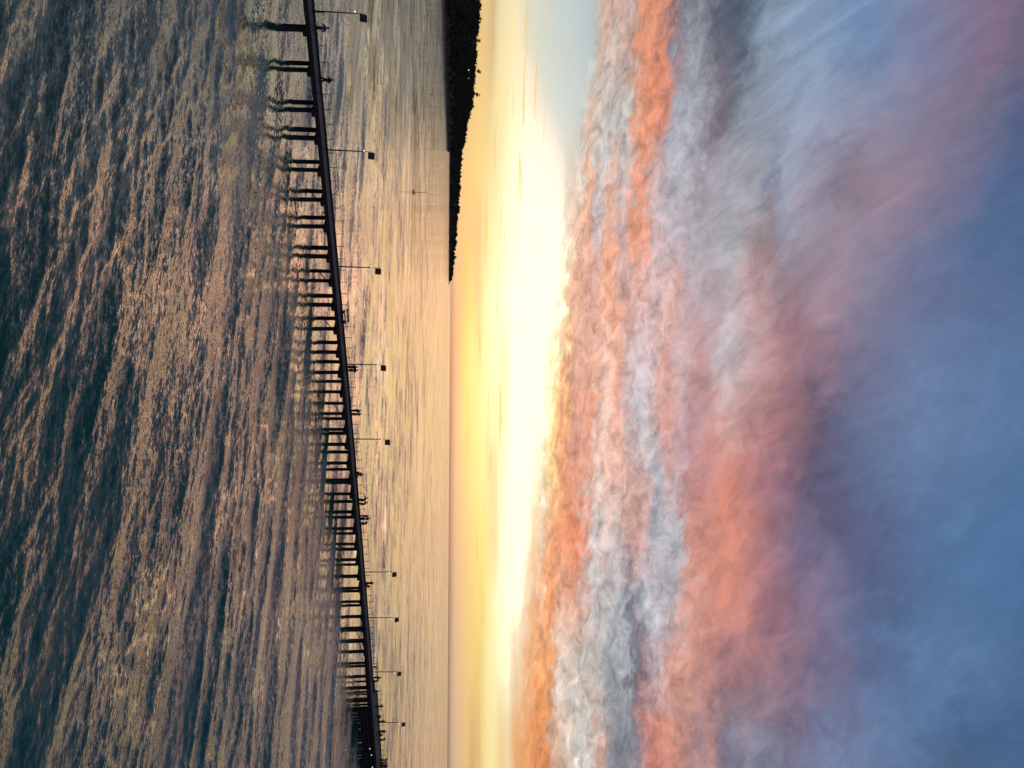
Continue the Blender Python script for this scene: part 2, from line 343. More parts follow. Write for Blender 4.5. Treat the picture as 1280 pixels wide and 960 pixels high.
# ------------------------------------------------------------------ water
def make_water():
    h = 18.0
    ang_in = np.linspace(-32.5, 32.5, 801)
    side = np.array([36, 41, 48, 57, 68, 82, 100, 122, 148, 180.0])
    ang = np.radians(np.concatenate([-side[::-1], ang_in, side[:-1]]))      # closed ring: -180 joins the last column
    near = 1.0 / np.linspace(1 / 20.0, 1 / 900.0, 900)
    far = np.geomspace(900, 60000, 60)[1:]
    inner = np.array([3.0, 9.0, 15.0])
    r = np.concatenate([inner, near, far])
    nr, na = len(r), len(ang)
    RR, AA = np.meshgrid(r, ang, indexing='ij')
    X = RR * np.sin(AA); Y = RR * np.cos(AA)
    Z = np.zeros_like(X); DX = np.zeros_like(X); DY = np.zeros_like(X)
    dr = np.gradient(r)[:, None] * np.ones((1, na))
    sel = slice(0, 3 + 900)
    x, y, rr = X[sel], Y[sel], dr[sel]
    z = np.zeros_like(x); dx = np.zeros_like(x); dy = np.zeros_like(x)
    th0 = math.atan2(-math.cos(CREST), math.sin(CREST))
    NW = 84
    # patches of livelier and calmer water
    gust = np.zeros_like(x)
    for k in range(14):
        t = th0 + rng.uniform(-.5, .5); lam = rng.uniform(14, 70)
        gust += np.sin(2 * math.pi / lam * (x * math.cos(t) + y * math.sin(t)) * (1 if k % 2 else .7) + rng.uniform(0, 6.28))
    gust = 1 + .16 * gust
    for k in range(NW):
        lam = 0.62 * (26 / .62) ** ((k + rng.uniform(0, 1)) / NW)
        spread = .32 if lam < 2 else (.20 if lam < 7 else .16)
        t = th0 + rng.normal(0, spread)
        kk = 2 * math.pi / lam
        slope = .019 if lam < 2.5 else (.020 if lam < 8 else (.014 if lam < 14 else .008))
        a = slope / kk
        fade = np.clip((lam / rr - 2.2) / 2.5, 0, 1)
        ph = kk * (x * math.cos(t) + y * math.sin(t)) + rng.uniform(0, 6.283)
        g = gust if lam < 5 else 1.0
        a = a * fade * g
        z += a * np.sin(ph)
        c = a * np.cos(ph) * .9
        dx += c * math.cos(t); dy += c * math.sin(t)
    Z[sel] = z; X[sel] += dx; Y[sel] += dy
    # ease the side columns flat
    co = np.stack([X, Y, Z], -1).reshape(-1, 3).astype(np.float32)
    i = np.arange(nr - 1)[:, None] * na; j = np.arange(na)[None, :]; j2 = (j + 1) % na
    q = np.stack([i + j, i + j2, i + na + j2, i + na + j], -1).reshape(-1, 4)
    q = q[:, ::-1]
    me = bpy.data.meshes.new('water')
    me.vertices.add(len(co)); me.vertices.foreach_set('co', co.ravel())
    me.loops.add(q.size); me.loops.foreach_set('vertex_index', q.ravel().astype(np.int32))
    me.polygons.add(len(q)); me.polygons.foreach_set('loop_start', np.arange(0, q.size, 4, dtype=np.int32))
    me.polygons.foreach_set('use_smooth', np.ones(len(q), bool))
    me.update(calc_edges=True)
    mt = bpy.data.materials.new('sea_water'); mt.use_nodes = True
    t = mt.node_tree; b = t.nodes['Principled BSDF']
    b.inputs['Base Color'].default_value = WATER_COL
    b.inputs['Roughness'].default_value = .06
    b.inputs['IOR'].default_value = WATER_IOR
    geo = t.nodes.new('ShaderNodeNewGeometry')
    def vm(op, a, b_=None):
        n = t.nodes.new('ShaderNodeVectorMath'); n.operation = op
        for k, x_ in enumerate((a, b_)):
            if x_ is None: continue
            if isinstance(x_, tuple): n.inputs[k].default_value = x_
            else: t.links.new(x_, n.inputs[k])
        return n
    def layer(size, detail, amp, z):
        mp = t.nodes.new('ShaderNodeMapping'); mp.vector_type = 'TEXTURE'
        mp.inputs['Rotation'].default_value = (0, 0, CREST + .05 * z)
        mp.inputs['Scale'].default_value = (size[0], size[1], 1)
        mp.inputs['Location'].default_value = (z * 7, z * 13, 0)
        t.links.new(geo.outputs['Position'], mp.inputs[0])
        nz = t.nodes.new('ShaderNodeTexNoise')
        nz.inputs['Scale'].default_value = 1; nz.inputs['Detail'].default_value = detail
        nz.inputs['Roughness'].default_value = .72 if detail > 3 else .6
        t.links.new(mp.outputs[0], nz.inputs['Vector'])
        s = vm('SUBTRACT', nz.outputs['Color'], (.5, .5, .5))
        return vm('MULTIPLY', s.outputs[0], (amp[0], amp[1], 0.0)).outputs[0]
    acc = None
    for args in RIPPLES:
        l_ = layer(*args)
        acc = l_ if acc is None else vm('ADD', acc, l_).outputs[0]
    # calm slicks and ruffled patches, tens of metres across
    def patch(size, rot, detail):
        mp = t.nodes.new('ShaderNodeMapping'); mp.vector_type = 'TEXTURE'
        mp.inputs['Scale'].default_value = (size[0], size[1], 1); mp.inputs['Rotation'].default_value = (0, 0, rot)
        t.links.new(geo.outputs['Position'], mp.inputs[0])
        pz = t.nodes.new('ShaderNodeTexNoise'); pz.inputs['Scale'].default_value = 1; pz.inputs['Detail'].default_value = detail
        t.links.new(mp.outputs[0], pz.inputs['Vector'])
        return pz.outputs['Fac']
    av = t.nodes.new('ShaderNodeMath'); av.operation = 'ADD'
    t.links.new(patch((30, 7), CREST - .1, 4), av.inputs[0]); t.links.new(patch((90, 60), .2, 5), av.inputs[1])
    mr = t.nodes.new('ShaderNodeMapRange'); mr.inputs[1].default_value = .80; mr.inputs[2].default_value = 1.2
    mr.inputs[3].default_value = .5; mr.inputs[4].default_value = 1.5
    t.links.new(av.outputs[0], mr.inputs[0])
    sc = t.nodes.new('ShaderNodeVectorMath'); sc.operation = 'SCALE'
    t.links.new(acc, sc.inputs[0]); t.links.new(mr.outputs[0], sc.inputs['Scale'])
    add = vm('ADD', geo.outputs['Normal'], sc.outputs[0])
    nn = vm('NORMALIZE', add.outputs[0])
    t.links.new(nn.outputs[0], b.inputs['Normal'])
    me.materials.append(mt)
    o = link('water', me)
    tag(o, 'rippled dark green sea reflecting the sunset', None, None, 'structure')
make_water()

# ------------------------------------------------------------------ headlands
HILL = [(-1500, 700, -1900, 900, 90), (-1100, 1250, -1400, 1500, 84),
        (-774, 1557, -947, 1897, 74), (-768, 1619, -939, 1971, 77), (-776, 1722, -947, 2092, 75), (-788, 1810, -959, 2196, 76), (-792, 1887, -963, 2286, 77),
        (-807, 2023, -980, 2447, 81), (-820, 2111, -995, 2551, 81), (-848, 2275, -1027, 2744, 84), (-885, 2461, -1069, 2964, 84), (-907, 2591, -1095, 3117, 77),
        (-939, 2790, -1132, 3352, 78), (-968, 3035, -1165, 3641, 76), (-1008, 3311, -1211, 3967, 66), (-1040, 3430, -1240, 4120, 4)]
FAR = [(-3600, 8300, -3900, 9000, 215), (-3100, 8200, -3400, 9000, 200), (-2811, 8200, -3085, 9000, 185), (-2639, 8200, -2897, 9000, 152), (-2468, 8200, -2709, 9000, 132), (-2383, 8200, -2616, 9000, 126),
       (-2255, 8200, -2475, 9000, 122), (-2110, 8200, -2316, 9000, 112), (-1999, 8200, -2194, 9000, 104), (-1854, 8200, -2035, 9000, 95), (-1700, 8200, -1866, 9000, 79),
       (-1530, 8200, -1679, 9000, 70), (-1359, 8200, -1492, 9000, 52), (-1231, 8200, -1351, 9000, 40), (-1146, 8200, -1257, 9000, 26), (-1077, 8200, -1182, 9000, 10), (-1040, 8200, -1150, 9000, 2)]
LAND = new_mat('dark_scrub_ground', (.035, .032, .022), .95, .1, .02, .5)
ROCK = new_mat('shore_rock', (.16, .15, .15), .9, .1, .05, .4)
LEAF = new_mat('dark_foliage', (.035, .042, .02), .9, .1, .3, .5)
BARK = new_mat('tree_bark', (.05, .04, .03), .9, .1, 2, .3)
def interp(tab, t):
    i = min(int(t), len(tab) - 2); f = t - i
    return [a + (b - a) * f for a, b in zip(tab[i], tab[i + 1])]
def hill_z(s):                               # 0 shore .. 1 ridge
    return (s ** .62) if s < 1 else 1 - (s - 1) * .9
def hill_point(tab, t, s, jz=True):
    x0, y0, x1, y1, z1 = interp(tab, t)
    x = x0 + (x1 - x0) * s; y = y0 + (y1 - y0) * s
    z = -1.5 + (z1 + 1.5) * max(0, hill_z(s))
    if jz and 0 < s:
        z += z1 * .035 * (math.sin(x * .021 + s * 5) + math.sin(y * .013 + 2 + s * 7) + .6 * math.sin((x + y) * .05)) * min(1, s * 3) * (0.35 if s > .9 else 1)
    return Vector((x, y, z))
def make_land(name, tab, label, ns, rows):
    v = []; f = []
    n = (len(tab) - 1) * ns + 1
    for a in range(n):
        for s in rows:
            v.append(tuple(hill_point(tab, a / ns, s)))
    k = len(rows)
    for a in range(n - 1):
        for b in range(k - 1):
            f.append((a * k + b, (a + 1) * k + b, (a + 1) * k + b + 1, a * k + b + 1))
    me = bpy.data.meshes.new(name); me.from_pydata(v, [], f)
    me.materials.append(LAND); me.materials.append(ROCK)
    me.polygons.foreach_set('material_index', [1 if (q % (k - 1)) == 0 else 0 for q in range(len(f))])
    me.polygons.foreach_set('use_smooth', [True] * len(f))
    o = link(name, me); tag(o, label, None, None, 'structure')
make_land('headland', HILL, 'dark wooded headland rising from the shore', 10, [0, .012, .02, .08, .16, .25, .35, .45, .55, .65, .75, .84, .92, .97, 1, 1.1, 1.4, 2.1])
make_land('distant_shore', FAR, 'low dark tree covered shore sloping down to the far horizon', 8, [0, .01, .015, .1, .3, .5, .7, .85, .95, 1, 1.2, 2.1])

def leaf_cloud(mb, c, rx, rz, n, size):
    for _ in range(n):
        while True:
            p = Vector((random.uniform(-1, 1), random.uniform(-1, 1), random.uniform(-1, 1)))
            if p.length < 1: break
        q = Vector((c[0] + p.x * rx, c[1] + p.y * rx, c[2] + p.z * rz))
        a = Vector((random.gauss(0, 1), random.gauss(0, 1), random.gauss(0, 1))).normalized()
        b = a.orthogonal().normalized()
        s_ = size * random.uniform(.5, 1.3)
        i = len(mb.v)
        mb.v += [q + a * s_, q - a * s_ * .6 + b * s_ * .8, q - a * s_ * .6 - b * s_ * .8]
        mb.f.append([i, i + 1, i + 2])
def woodland(name, tab, count, hgt, label, t0, t1):
    mb = MB()
    for k in range(count):
        t = random.uniform(t0, t1); s_ = 1 - abs(random.gauss(0, .05)) if k % 2 else random.uniform(.05, 1.0)
        p = hill_point(tab, t, s_)
        if p.z < 2: continue
        hh = hgt * random.uniform(.35, 1.4) * (1.15 if random.random() < .1 else 1) * min(1, .3 + p.z / 40)
        if s_ > .85: hh *= .3 + 1.05 * random.random() ** 2.4
        w = hh * random.uniform(.55, .9)
        mb.ball((p.x, p.y, p.z + hh * .22), (w * .55, w * .55, hh * .45), 4, 6, .18)
        leaf_cloud(mb, (p.x, p.y, p.z + hh * .35), w * .65, hh * .5, 16, hh * .16)
    o = mb.build(name, LEAF)
    tag(o, label, 'woodland', None, 'stuff')
woodland('woodland', HILL, 3400, 15.0, 'dark woodland covering the near headland', 0, 14.7)
woodland('woodland', FAR, 1500, 26.0, 'dark treeline along the far low shore', 0, 14.8)

def sky_tree(t, hgt, wid, lab, trunk_frac=.45, lobes=5):
    p = hill_point(HILL, t, .99); hgt *= 1.35; wid *= 1.15
    root = empty('pine_tree', p); tag(root, lab, 'tree', 'trees standing out on the headland skyline')
    tr = MB()
    tr.tube([(0, 0, -2), (.2, .1, hgt * .4), (-.2, 0, hgt * .85)], [hgt * .03, hgt * .022, hgt * .01], 6)
    for k in range(lobes):
        a = random.uniform(0, 6.28); r_ = wid * .32
        tr.tube([(0, 0, hgt * (trunk_frac + .08 * k / lobes)), (math.cos(a) * r_, math.sin(a) * r_, hgt * (.62 + .3 * k / lobes))], [hgt * .012, hgt * .005], 4)
    tr.build('trunk', BARK, root)
    cr = MB()
    for k in range(lobes + 2):
        a = random.uniform(0, 6.28); r_ = wid * random.uniform(.05, .33)
        leaf_cloud(cr, (math.cos(a) * r_, math.sin(a) * r_, hgt * random.uniform(trunk_frac + .1, .95)), wid * .24, hgt * .1, 60, hgt * .035)
    cr.build('crown', LEAF, root)
sky_tree(3.0, 16, 15, 'broad dense tree highest on the skyline at the near end of the headland', .3)
sky_tree(4.35, 17, 14, 'thin crowned tree on the skyline above the hillside houses', .4)
sky_tree(6.65, 22, 16, 'open crowned bare looking tree on the skyline above the two lit windows', .5)
sky_tree(8.85, 25, 17, 'tall lollipop shaped pine on the skyline beyond the lit windows', .5)
sky_tree(10.0, 17, 12, 'small round tree by the step down of the headland ridge', .45)
sky_tree(10.9, 19, 26, 'wide bushy tree past the step down of the ridge', .25)
sky_tree(12.5, 15, 18, 'low leaning tree near the far tip of the headland', .2)

LIT = bpy.data.materials.new('lit_window'); LIT.use_nodes = True
_b = LIT.node_tree.nodes['Principled BSDF']; _b.inputs['Base Color'].default_value = (.8, .8, .75, 1)
_b.inputs['Emission Color'].default_value = (1, .96, .88, 1); _b.inputs['Emission Strength'].default_value = 2.2
GLASS = new_mat('dark_window_glass', (.03, .035, .04), .15, .5, 3, .1)
WALL = new_mat('pale_house_render', (.11, .11, .115), .85, .2, .6, .15)
ROOF = new_mat('grey_roof_tiles', (.07, .065, .065), .8, .2, 1.0, .3)
def house(t, s_, w, d_, h_, lab, lit, face=-1.2):
    p = hill_point(HILL, t, s_)
    root = empty('hillside_house', p + Vector((0, 0, 7.0)), 0.35); tag(root, lab, 'house', 'houses on the headland slope')
    MB().box((0, 0, h_ / 2 - 5), (w / 2, d_ / 2, h_ / 2 + 5)).build('wall', WALL, root)
    e = .5
    mb = MB(); i = 0
    mb.v += [Vector(q) for q in ((-w / 2 - e, -d_ / 2 - e, h_), (w / 2 + e, -d_ / 2 - e, h_), (w / 2 + e, d_ / 2 + e, h_), (-w / 2 - e, d_ / 2 + e, h_), (-w / 2 - e, 0, h_ + 2.2), (w / 2 + e, 0, h_ + 2.2))]
    mb.f += [[0, 1, 5, 4], [2, 3, 4, 5], [0, 4, 3], [1, 2, 5], [0, 3, 2, 1]]
    mb.build('roof', ROOF, root)
    for k in (-1, 0, 1):
        wn = MB().box((k * w * .3, -d_ / 2 - .06, h_ * .5), (w * .1, .06, h_ * .22)).build('window', WALL, root)
        pn = MB().box((k * w * .3, -d_ / 2 - .16, h_ * .5), (w * .085, .03, h_ * .19))
        pn.build('pane', LIT if (lit and k == 0) else GLASS, wn)
house(6.6, .52, 11, 9, 5, 'hillside house with a lit window, the lower of the two lit', True)
house(7.25, .62, 11, 9, 5, 'hillside house with a lit window, the higher of the two lit', True)
house(4.0, .5, 13, 9, 6, 'unlit pale house low on the headland slope', False)
house(4.45, .72, 12, 9, 6, 'unlit pale house just under the ridge beside the thin tree', False)
house(5.1, .6, 12, 9, 5, 'unlit pale house between the lit windows and the unlit pair', False)

# ------------------------------------------------------------------ pier path
DZ = 3.0
KP = 15 / 14.5
_xs = np.linspace(-90, 150, 4801); _ys = -8e-4 * _xs ** 2 + .72 * _xs + 108.8
_S = np.concatenate([[0], np.cumsum(np.hypot(np.diff(_xs), np.diff(_ys)))]); _S -= np.interp(-40, _xs, _S)
def at(s, off=0.0, z=0.0):
    x = float(np.interp(s, _S, _xs)); y = -8e-4 * x * x + .72 * x + 108.8
    g = -1.6e-3 * x + .72; n = math.hypot(g, 1)
    return Vector((KP * x - g / n * off, KP * y + off / n, z))
def axes(s):
    x = float(np.interp(s, _S, _xs)); g = -1.6e-3 * x + .72; n = math.hypot(g, 1)
    return (Vector((1 / n, g / n, 0)), Vector((-g / n, 1 / n, 0)), Vector((0, 0, 1)))
def yaw(s):
    a = axes(s)[0]; return math.atan2(a.y, a.x)
def strip(s0, s1, o0, o1, z0, z1, step=6.0, mb=None):
    mb = mb or MB(); n = max(1, int(round((s1 - s0) / step)))
    for k in range(n):
        a = s0 + (s1 - s0) * k / n; b = s0 + (s1 - s0) * (k + 1) / n
        mb.hexa([at(a, o0, z0), at(b, o0, z0), at(b, o1, z0), at(a, o1, z0), at(a, o0, z1), at(b, o0, z1), at(b, o1, z1), at(a, o1, z1)])
    return mb
HEAD0, END, START = 124.0, 188.0, -14.0
HW = 1.75                                    # half deck width
HEAD_O = 6.2                                 # far edge of the pier head
pier = empty('pier', at(60, 0, 0)); tag(pier, 'long dark timber pier on piles crossing the water', 'pier')
inv = Matrix.Translation(-at(60, 0, 0))
def P(name, mb, mat, smooth=False):
    for i, v in enumerate(mb.v): mb.v[i] = inv @ v
    return mb.build(name, mat, pier, smooth)
def edge_o(s):
    return HW if s < HEAD0 else min(HEAD_O, HW + (s - HEAD0) * .9)
mb = MB(); s_ = START
while s_ < END:
    a, b = s_, s_ + .192
    dz = random.uniform(-.008, .008); e = random.uniform(-.02, .02)
    o1 = edge_o(s_)
    mb.hexa([at(a, -HW, DZ - .05 + dz), at(b, -HW, DZ - .05 + dz), at(b, o1 + e, DZ - .05 + dz), at(a, o1 + e, DZ - .05 + dz),
             at(a, -HW, DZ + dz), at(b, -HW, DZ + dz), at(b, o1 + e, DZ + dz), at(a, o1 + e, DZ + dz)])
    s_ += .205
o = P('deck_planks', mb, DECK); o['kind'] = 'stuff'
for a in np.arange(START, END, 6.0):
    a = float(a); b = min(a + 5.96, END)
    P('kerb', strip(a, b, -HW - .24, -HW - .003, DZ - .32, DZ + .17), WOOD)
    if b <= HEAD0: P('kerb', strip(a, b, HW + .003, HW + .24, DZ - .32, DZ + .2), WOOD)
    for oo in ((-1.1, 0, 1.1) if b <= HEAD0 else (-1.1, 0, 1.1, 3.0, 5.0)):
        P('stringer', strip(a, b, oo - .12, oo + .12, DZ - .36, DZ - .055), WOOD)
P('kerb', MB().hexa([at(HEAD0, HW, DZ - .32), at(HEAD0 + 5, HEAD_O, DZ - .32), at(HEAD0 + 5, HEAD_O + .24, DZ - .32), at(HEAD0, HW + .24, DZ - .32),
                     at(HEAD0, HW, DZ + .2), at(HEAD0 + 5, HEAD_O, DZ + .2), at(HEAD0 + 5, HEAD_O + .24, DZ + .2), at(HEAD0, HW + .24, DZ + .2)]), WOOD)
for a in np.arange(HEAD0 + 5, END, 6.0):
    P('kerb', strip(float(a), float(a) + 5.96, HEAD_O, HEAD_O + .24, DZ - .32, DZ + .2), WOOD)

BENTS = [-10.2, -6.8, -3.2, .3, 3.9, 7.9, 12.1, 15.2, 18.9, 22.5, 25.9, 29.9, 33.3, 36.8, 40.4, 44.1, 47.4, 50.7, 54.5, 57.4, 60.2, 63.8, 67.1, 70.0, 73.8, 77.4,
         80.9, 84.5, 88.3, 91.3, 94.7, 98.4, 101.5, 105.2, 107.8, 111.1, 115.0, 118.1, 121.7]
def pile(s, off, r=.19, top=DZ - .62, lean=0.0):
    a = at(s, off, -3.0); b = at(s, off * (1 - lean), top)
    dx, dy = random.uniform(-.06, .06), random.uniform(-.06, .06)
    a = a + Vector((dx, dy, 0))
    mid = (a + b) / 2
    P('pile', MB().tube([a, mid, b], [r * 1.1, r * 1.02, r * .95], 10), PILE, True)
for s in BENTS:
    r = random.uniform(.24, .30)
    pile(s, -1.3, r, lean=.04); pile(s + (random.uniform(-.1, .1) if s != 3.9 else .32), 1.3, r, lean=.04)
    ax = axes(s)
    P('cap_beam', MB().box(at(s, 0, DZ - .5), (.25, 2.05, .19), ax), WOOD)
    if random.random() < .35: P('cross_brace', MB().tube([at(s + .25, -1.5, DZ - .7), at(s + .25, 1.4, .7)], .07, 5), PILE)
    P('cap_beam', MB().box(at(s + .42, 0, DZ - .53), (.12, 1.9, .16), ax), WOOD)
for k in range(62):
    s = HEAD0 + .6 + k * 1.04
    if s > END: break
    pile(s, -1.75, .2, DZ - .36)
    if k % 2 == 0:
        for oo in (.6, 3.0, 5.6): pile(s + .4, oo + random.uniform(-.2, .2), .2, DZ - .4)
        P('cap_beam', MB().box(at(s + .4, 2.1, DZ - .5), (.15, 3.9, .14), axes(s)), WOOD)
for zz in (.6, 1.25, 1.95):
    for a in np.arange(HEAD0 - .5, END, 6.0):
        P('waling_beam', strip(float(a), float(a) + 5.95, -2.14, -1.97, zz - .17, zz + .17), WOOD)
# deeper edge beams where the pier thickens towards its head, and the plank screen under the head
for k, a in enumerate(np.arange(92.0, END, 6.0)):
    dz = min(.95, .45 + .07 * k)
    P('edge_beam', strip(float(a), float(a) + 5.95, -1.62, -1.45, DZ - dz - .05, DZ - .37), WOOD)
for k in range(150):
    a = HEAD0 + .3 + k * .42
    P('screen_board', strip(a, a + .405, -1.02, -.96, random.uniform(.1, .35), DZ - .4, mb=None), WOOD)
# second, closer row of piles behind the walings
for k in range(58):
    s = HEAD0 + 1.1 + k * 1.04
    if s > 178: break
    pile(s, -.7, .17, DZ - .4)

# railing on the seaward side
posts = []
s = START
while s < END:
    posts.append(s); s += random.choice((1.62, 1.7, 1.75, 1.68, 1.72))
pm = None
def rail_o(s): return edge_o(s) + .12
for s in posts:
    P('railing_post', MB().box(at(s, rail_o(s), DZ + .62), (.03, .03, .47), axes(s)), STEEL)
for a, b in zip(posts[:-1:4], posts[4::4]):
    for z_, r_ in ((1.08, .022), (.78, .009), (.5, .009)):
        pts = [at(a + (b - a) * k / 4, rail_o(a + (b - a) * k / 4), DZ + z_) for k in range(5)]
        P('handrail' if z_ > 1 else 'rail_wire', MB().tube(pts, r_, 5), STEEL)

# ------------------------------------------------------------------ lamp posts with solar panels
def make_lamp():
    root = empty('solar_lamp_post')
    MB().box((0, 0, .03), (.16, .16, .03)).build('base_plate', STEEL, root)
    MB().tube([(0, 0, .06), (0, 0, 2.5), (0, 0, 4.55)], [.085, .075, .062], 8).build('pole', STEEL, root, True)
    hd = MB().tube([(0, -.12, 4.42), (0, -.35, 4.5), (0, -.62, 4.5)], [.05, .09, .06], 8)
    hd.build('lamp_head', WHITE, root, True)
    MB().box((0, -.42, 4.41), (.06, .16, .012)).build('lens', LENS, root)
    MB().tube([(0, 0, 4.55), (0, 0, 5.45)], .03, 6).build('mast', STEEL, root)
    MB().tube([(0, 0, 5.25), (.12, 0, 5.25)], .03, 6).build('bracket', STEEL, root)
    c = Vector((.47, 0, 5.22)); tl = R(-22)
    ax = (Vector((1, 0, 0)), Vector((0, math.cos(tl), math.sin(tl))), Vector((0, -math.sin(tl), math.cos(tl))))
    p = MB().box(c, (.36, .014, .36), ax).build('solar_panel', PANEL, root)
    MB().box(c + ax[1] * .02, (.34, .004, .34), ax).build('glass', CELL, p)
    f = MB()
    for sx in (-1, 1):
        f.box(c + ax[0] * (.375 * sx), (.018, .03, .393), ax); f.box(c + ax[2] * (.375 * sx) , (.356, .028, .018), ax)
    f.build('frame', STEEL, p)
    x_ = MB()
    for sg in (-1, 1):
        a2 = ((ax[0] + ax[2] * sg).normalized(), ax[1], (ax[2] - ax[0] * sg).normalized())
        x_.box(c - ax[1] * (.026 + .006 * sg), (.48, .006, .016), a2)
    x_.build('cross_brace', STEEL, p)
    MB().box(c - ax[1] * .06, (.1, .03, .1), ax).build('junction_box', STEEL, p)
    return root
LENS = bpy.data.materials.new('lamp_lens'); LENS.use_nodes = True
_b = LENS.node_tree.nodes['Principled BSDF']; _b.inputs['Base Color'].default_value = (.9, .9, .85, 1)
_b.inputs['Emission Color'].default_value = (1, .97, .9, 1); _b.inputs['Emission Strength'].default_value = 3
def copy_tree(o, parent=None):
    c = o.copy(); COL.objects.link(c); c.parent = parent
    for ch in list(o.children): copy_tree(ch, c)
    return c
proto = make_lamp()
LAMPS = [(2.7, 'solar lamp post nearest the camera, by the man in blue'), (17.5, 'solar lamp post with crossed braces showing, past the lone walker'),
         (32.7, 'solar lamp post between the crossed-brace lamp and the bench'), (47.9, 'solar lamp post just before the standing couple'),
         (61.4, 'solar lamp post midway along the pier with no one beside it'), (90.4, 'solar lamp post just before the pair leaning on the railing'),
         (102.1, 'solar lamp post alone between the leaning pair and the child'), (117.3, 'solar lamp post with a child standing at its foot'),
         (139.1, 'farthest solar lamp post, on the pier head among the crowd')]
for i, (s, lab) in enumerate(LAMPS):
    o = proto if i == 0 else copy_tree(proto)
    o.location = at(s, HW + .05 if s < HEAD0 else edge_o(s) - .1, DZ + (0.2 if s < HEAD0 else .0))
    if s < HEAD0: o.location = at(s, HW - .2, DZ + .002)
    o.rotation_euler = (R(random.uniform(-.6, .6)), R(random.uniform(.2, 1.2)), yaw(s) * .12 + R(random.uniform(-6, 6)))
    o.scale = (1.035,) * 3
    tag(o, lab, 'lamp post', 'solar lamp posts along the pier')

# ------------------------------------------------------------------ bench, bucket
bn = empty('bench', at(40.1, HW - .45, DZ), yaw(40.1)); tag(bn, 'low dark bench with a back rail on the pier deck', 'bench')
for k in range(3):
    MB().box((0, -.2 + k * .2, .5), (1.05, .09, .03)).build('seat_slat', WOOD, bn)
for sx in (-.8, .8):
    MB().box((sx, 0, .23), (.12, .26, .23)).build('leg', WOOD, bn)
    MB().box((sx, .32, .66), (.035, .03, .36)).build('back_post', WOOD, bn)
MB().box((0, .36, .93), (1.05, .02, .09)).build('back_rail', WOOD, bn)
bk = empty('bucket', at(10.2, -HW + .25, DZ + .001)); tag(bk, 'small dark bucket near the deck edge past the lone walker', 'bucket')
MB().tube([(0, 0, 0), (0, 0, .3)], [.11, .15], 12).build('pail', PANEL, bk)
MB().tube([(-.15, 0, .3), (-.1, 0, .4), (0, 0, .44), (.1, 0, .4), (.15, 0, .3)], .008, 5).build('handle', STEEL, bk)

# small lights along the edge of the pier head
for k, (s, z_) in enumerate(((135.9, 2.1), (138.0, 2.3), (142.0, 2.3), (144.2, 1.9))):
    r_ = empty('edge_light', at(s, -2.16, z_), yaw(s))
    tag(r_, 'small white light under the pier head deck, ' + ('first of four from the shore side', 'second of four from the shore side', 'third of four from the shore side', 'last of the four and lowest')[k], 'light', 'small white lights on the pier head')
    MB().box((0, -.02, 0), (.09, .05, .1)).build('housing', WHITE, r_)
    MB().box((0, -.085, 0), (.05, .012, .06)).build('lens', LENS, r_)

# ------------------------------------------------------------------ markers standing in the water
def marker(loc, h_, lab, barge=True):
    r_ = empty('channel_marker', loc); tag(r_, lab, 'marker', 'marker poles standing in the water')
    MB().tube([(0, 0, -3), (0, 0, h_ * .7)], [h_ * .025, h_ * .02], 8).build('pole', PILE, r_, True)
    MB().tube([(0, 0, h_ * .7), (0, 0, h_ * .8)], h_ * .008, 6).build('mast', STEEL, r_)
    MB().tube([(0, 0, h_ * .8), (0, 0, h_ * .97), (0, 0, h_)], [h_ * .022, h_ * .02, h_ * .006], 8).build('beacon', STEEL, r_)
    MB().tube([(0, 0, -.3), (0, 0, .35)], [h_ * .22, h_ * .2], 10).build('float_collar', PILE, r_)
marker((-92.7, 375, 0), 6.4, 'tall thin marker pole in the water, nearest of the three')
marker((-256, 684, 0), 4.6, 'short marker pole in the water in front of the headland')
marker((-470, 1600, 0), 8.0, 'faint marker pole far out off the tip of the headland')

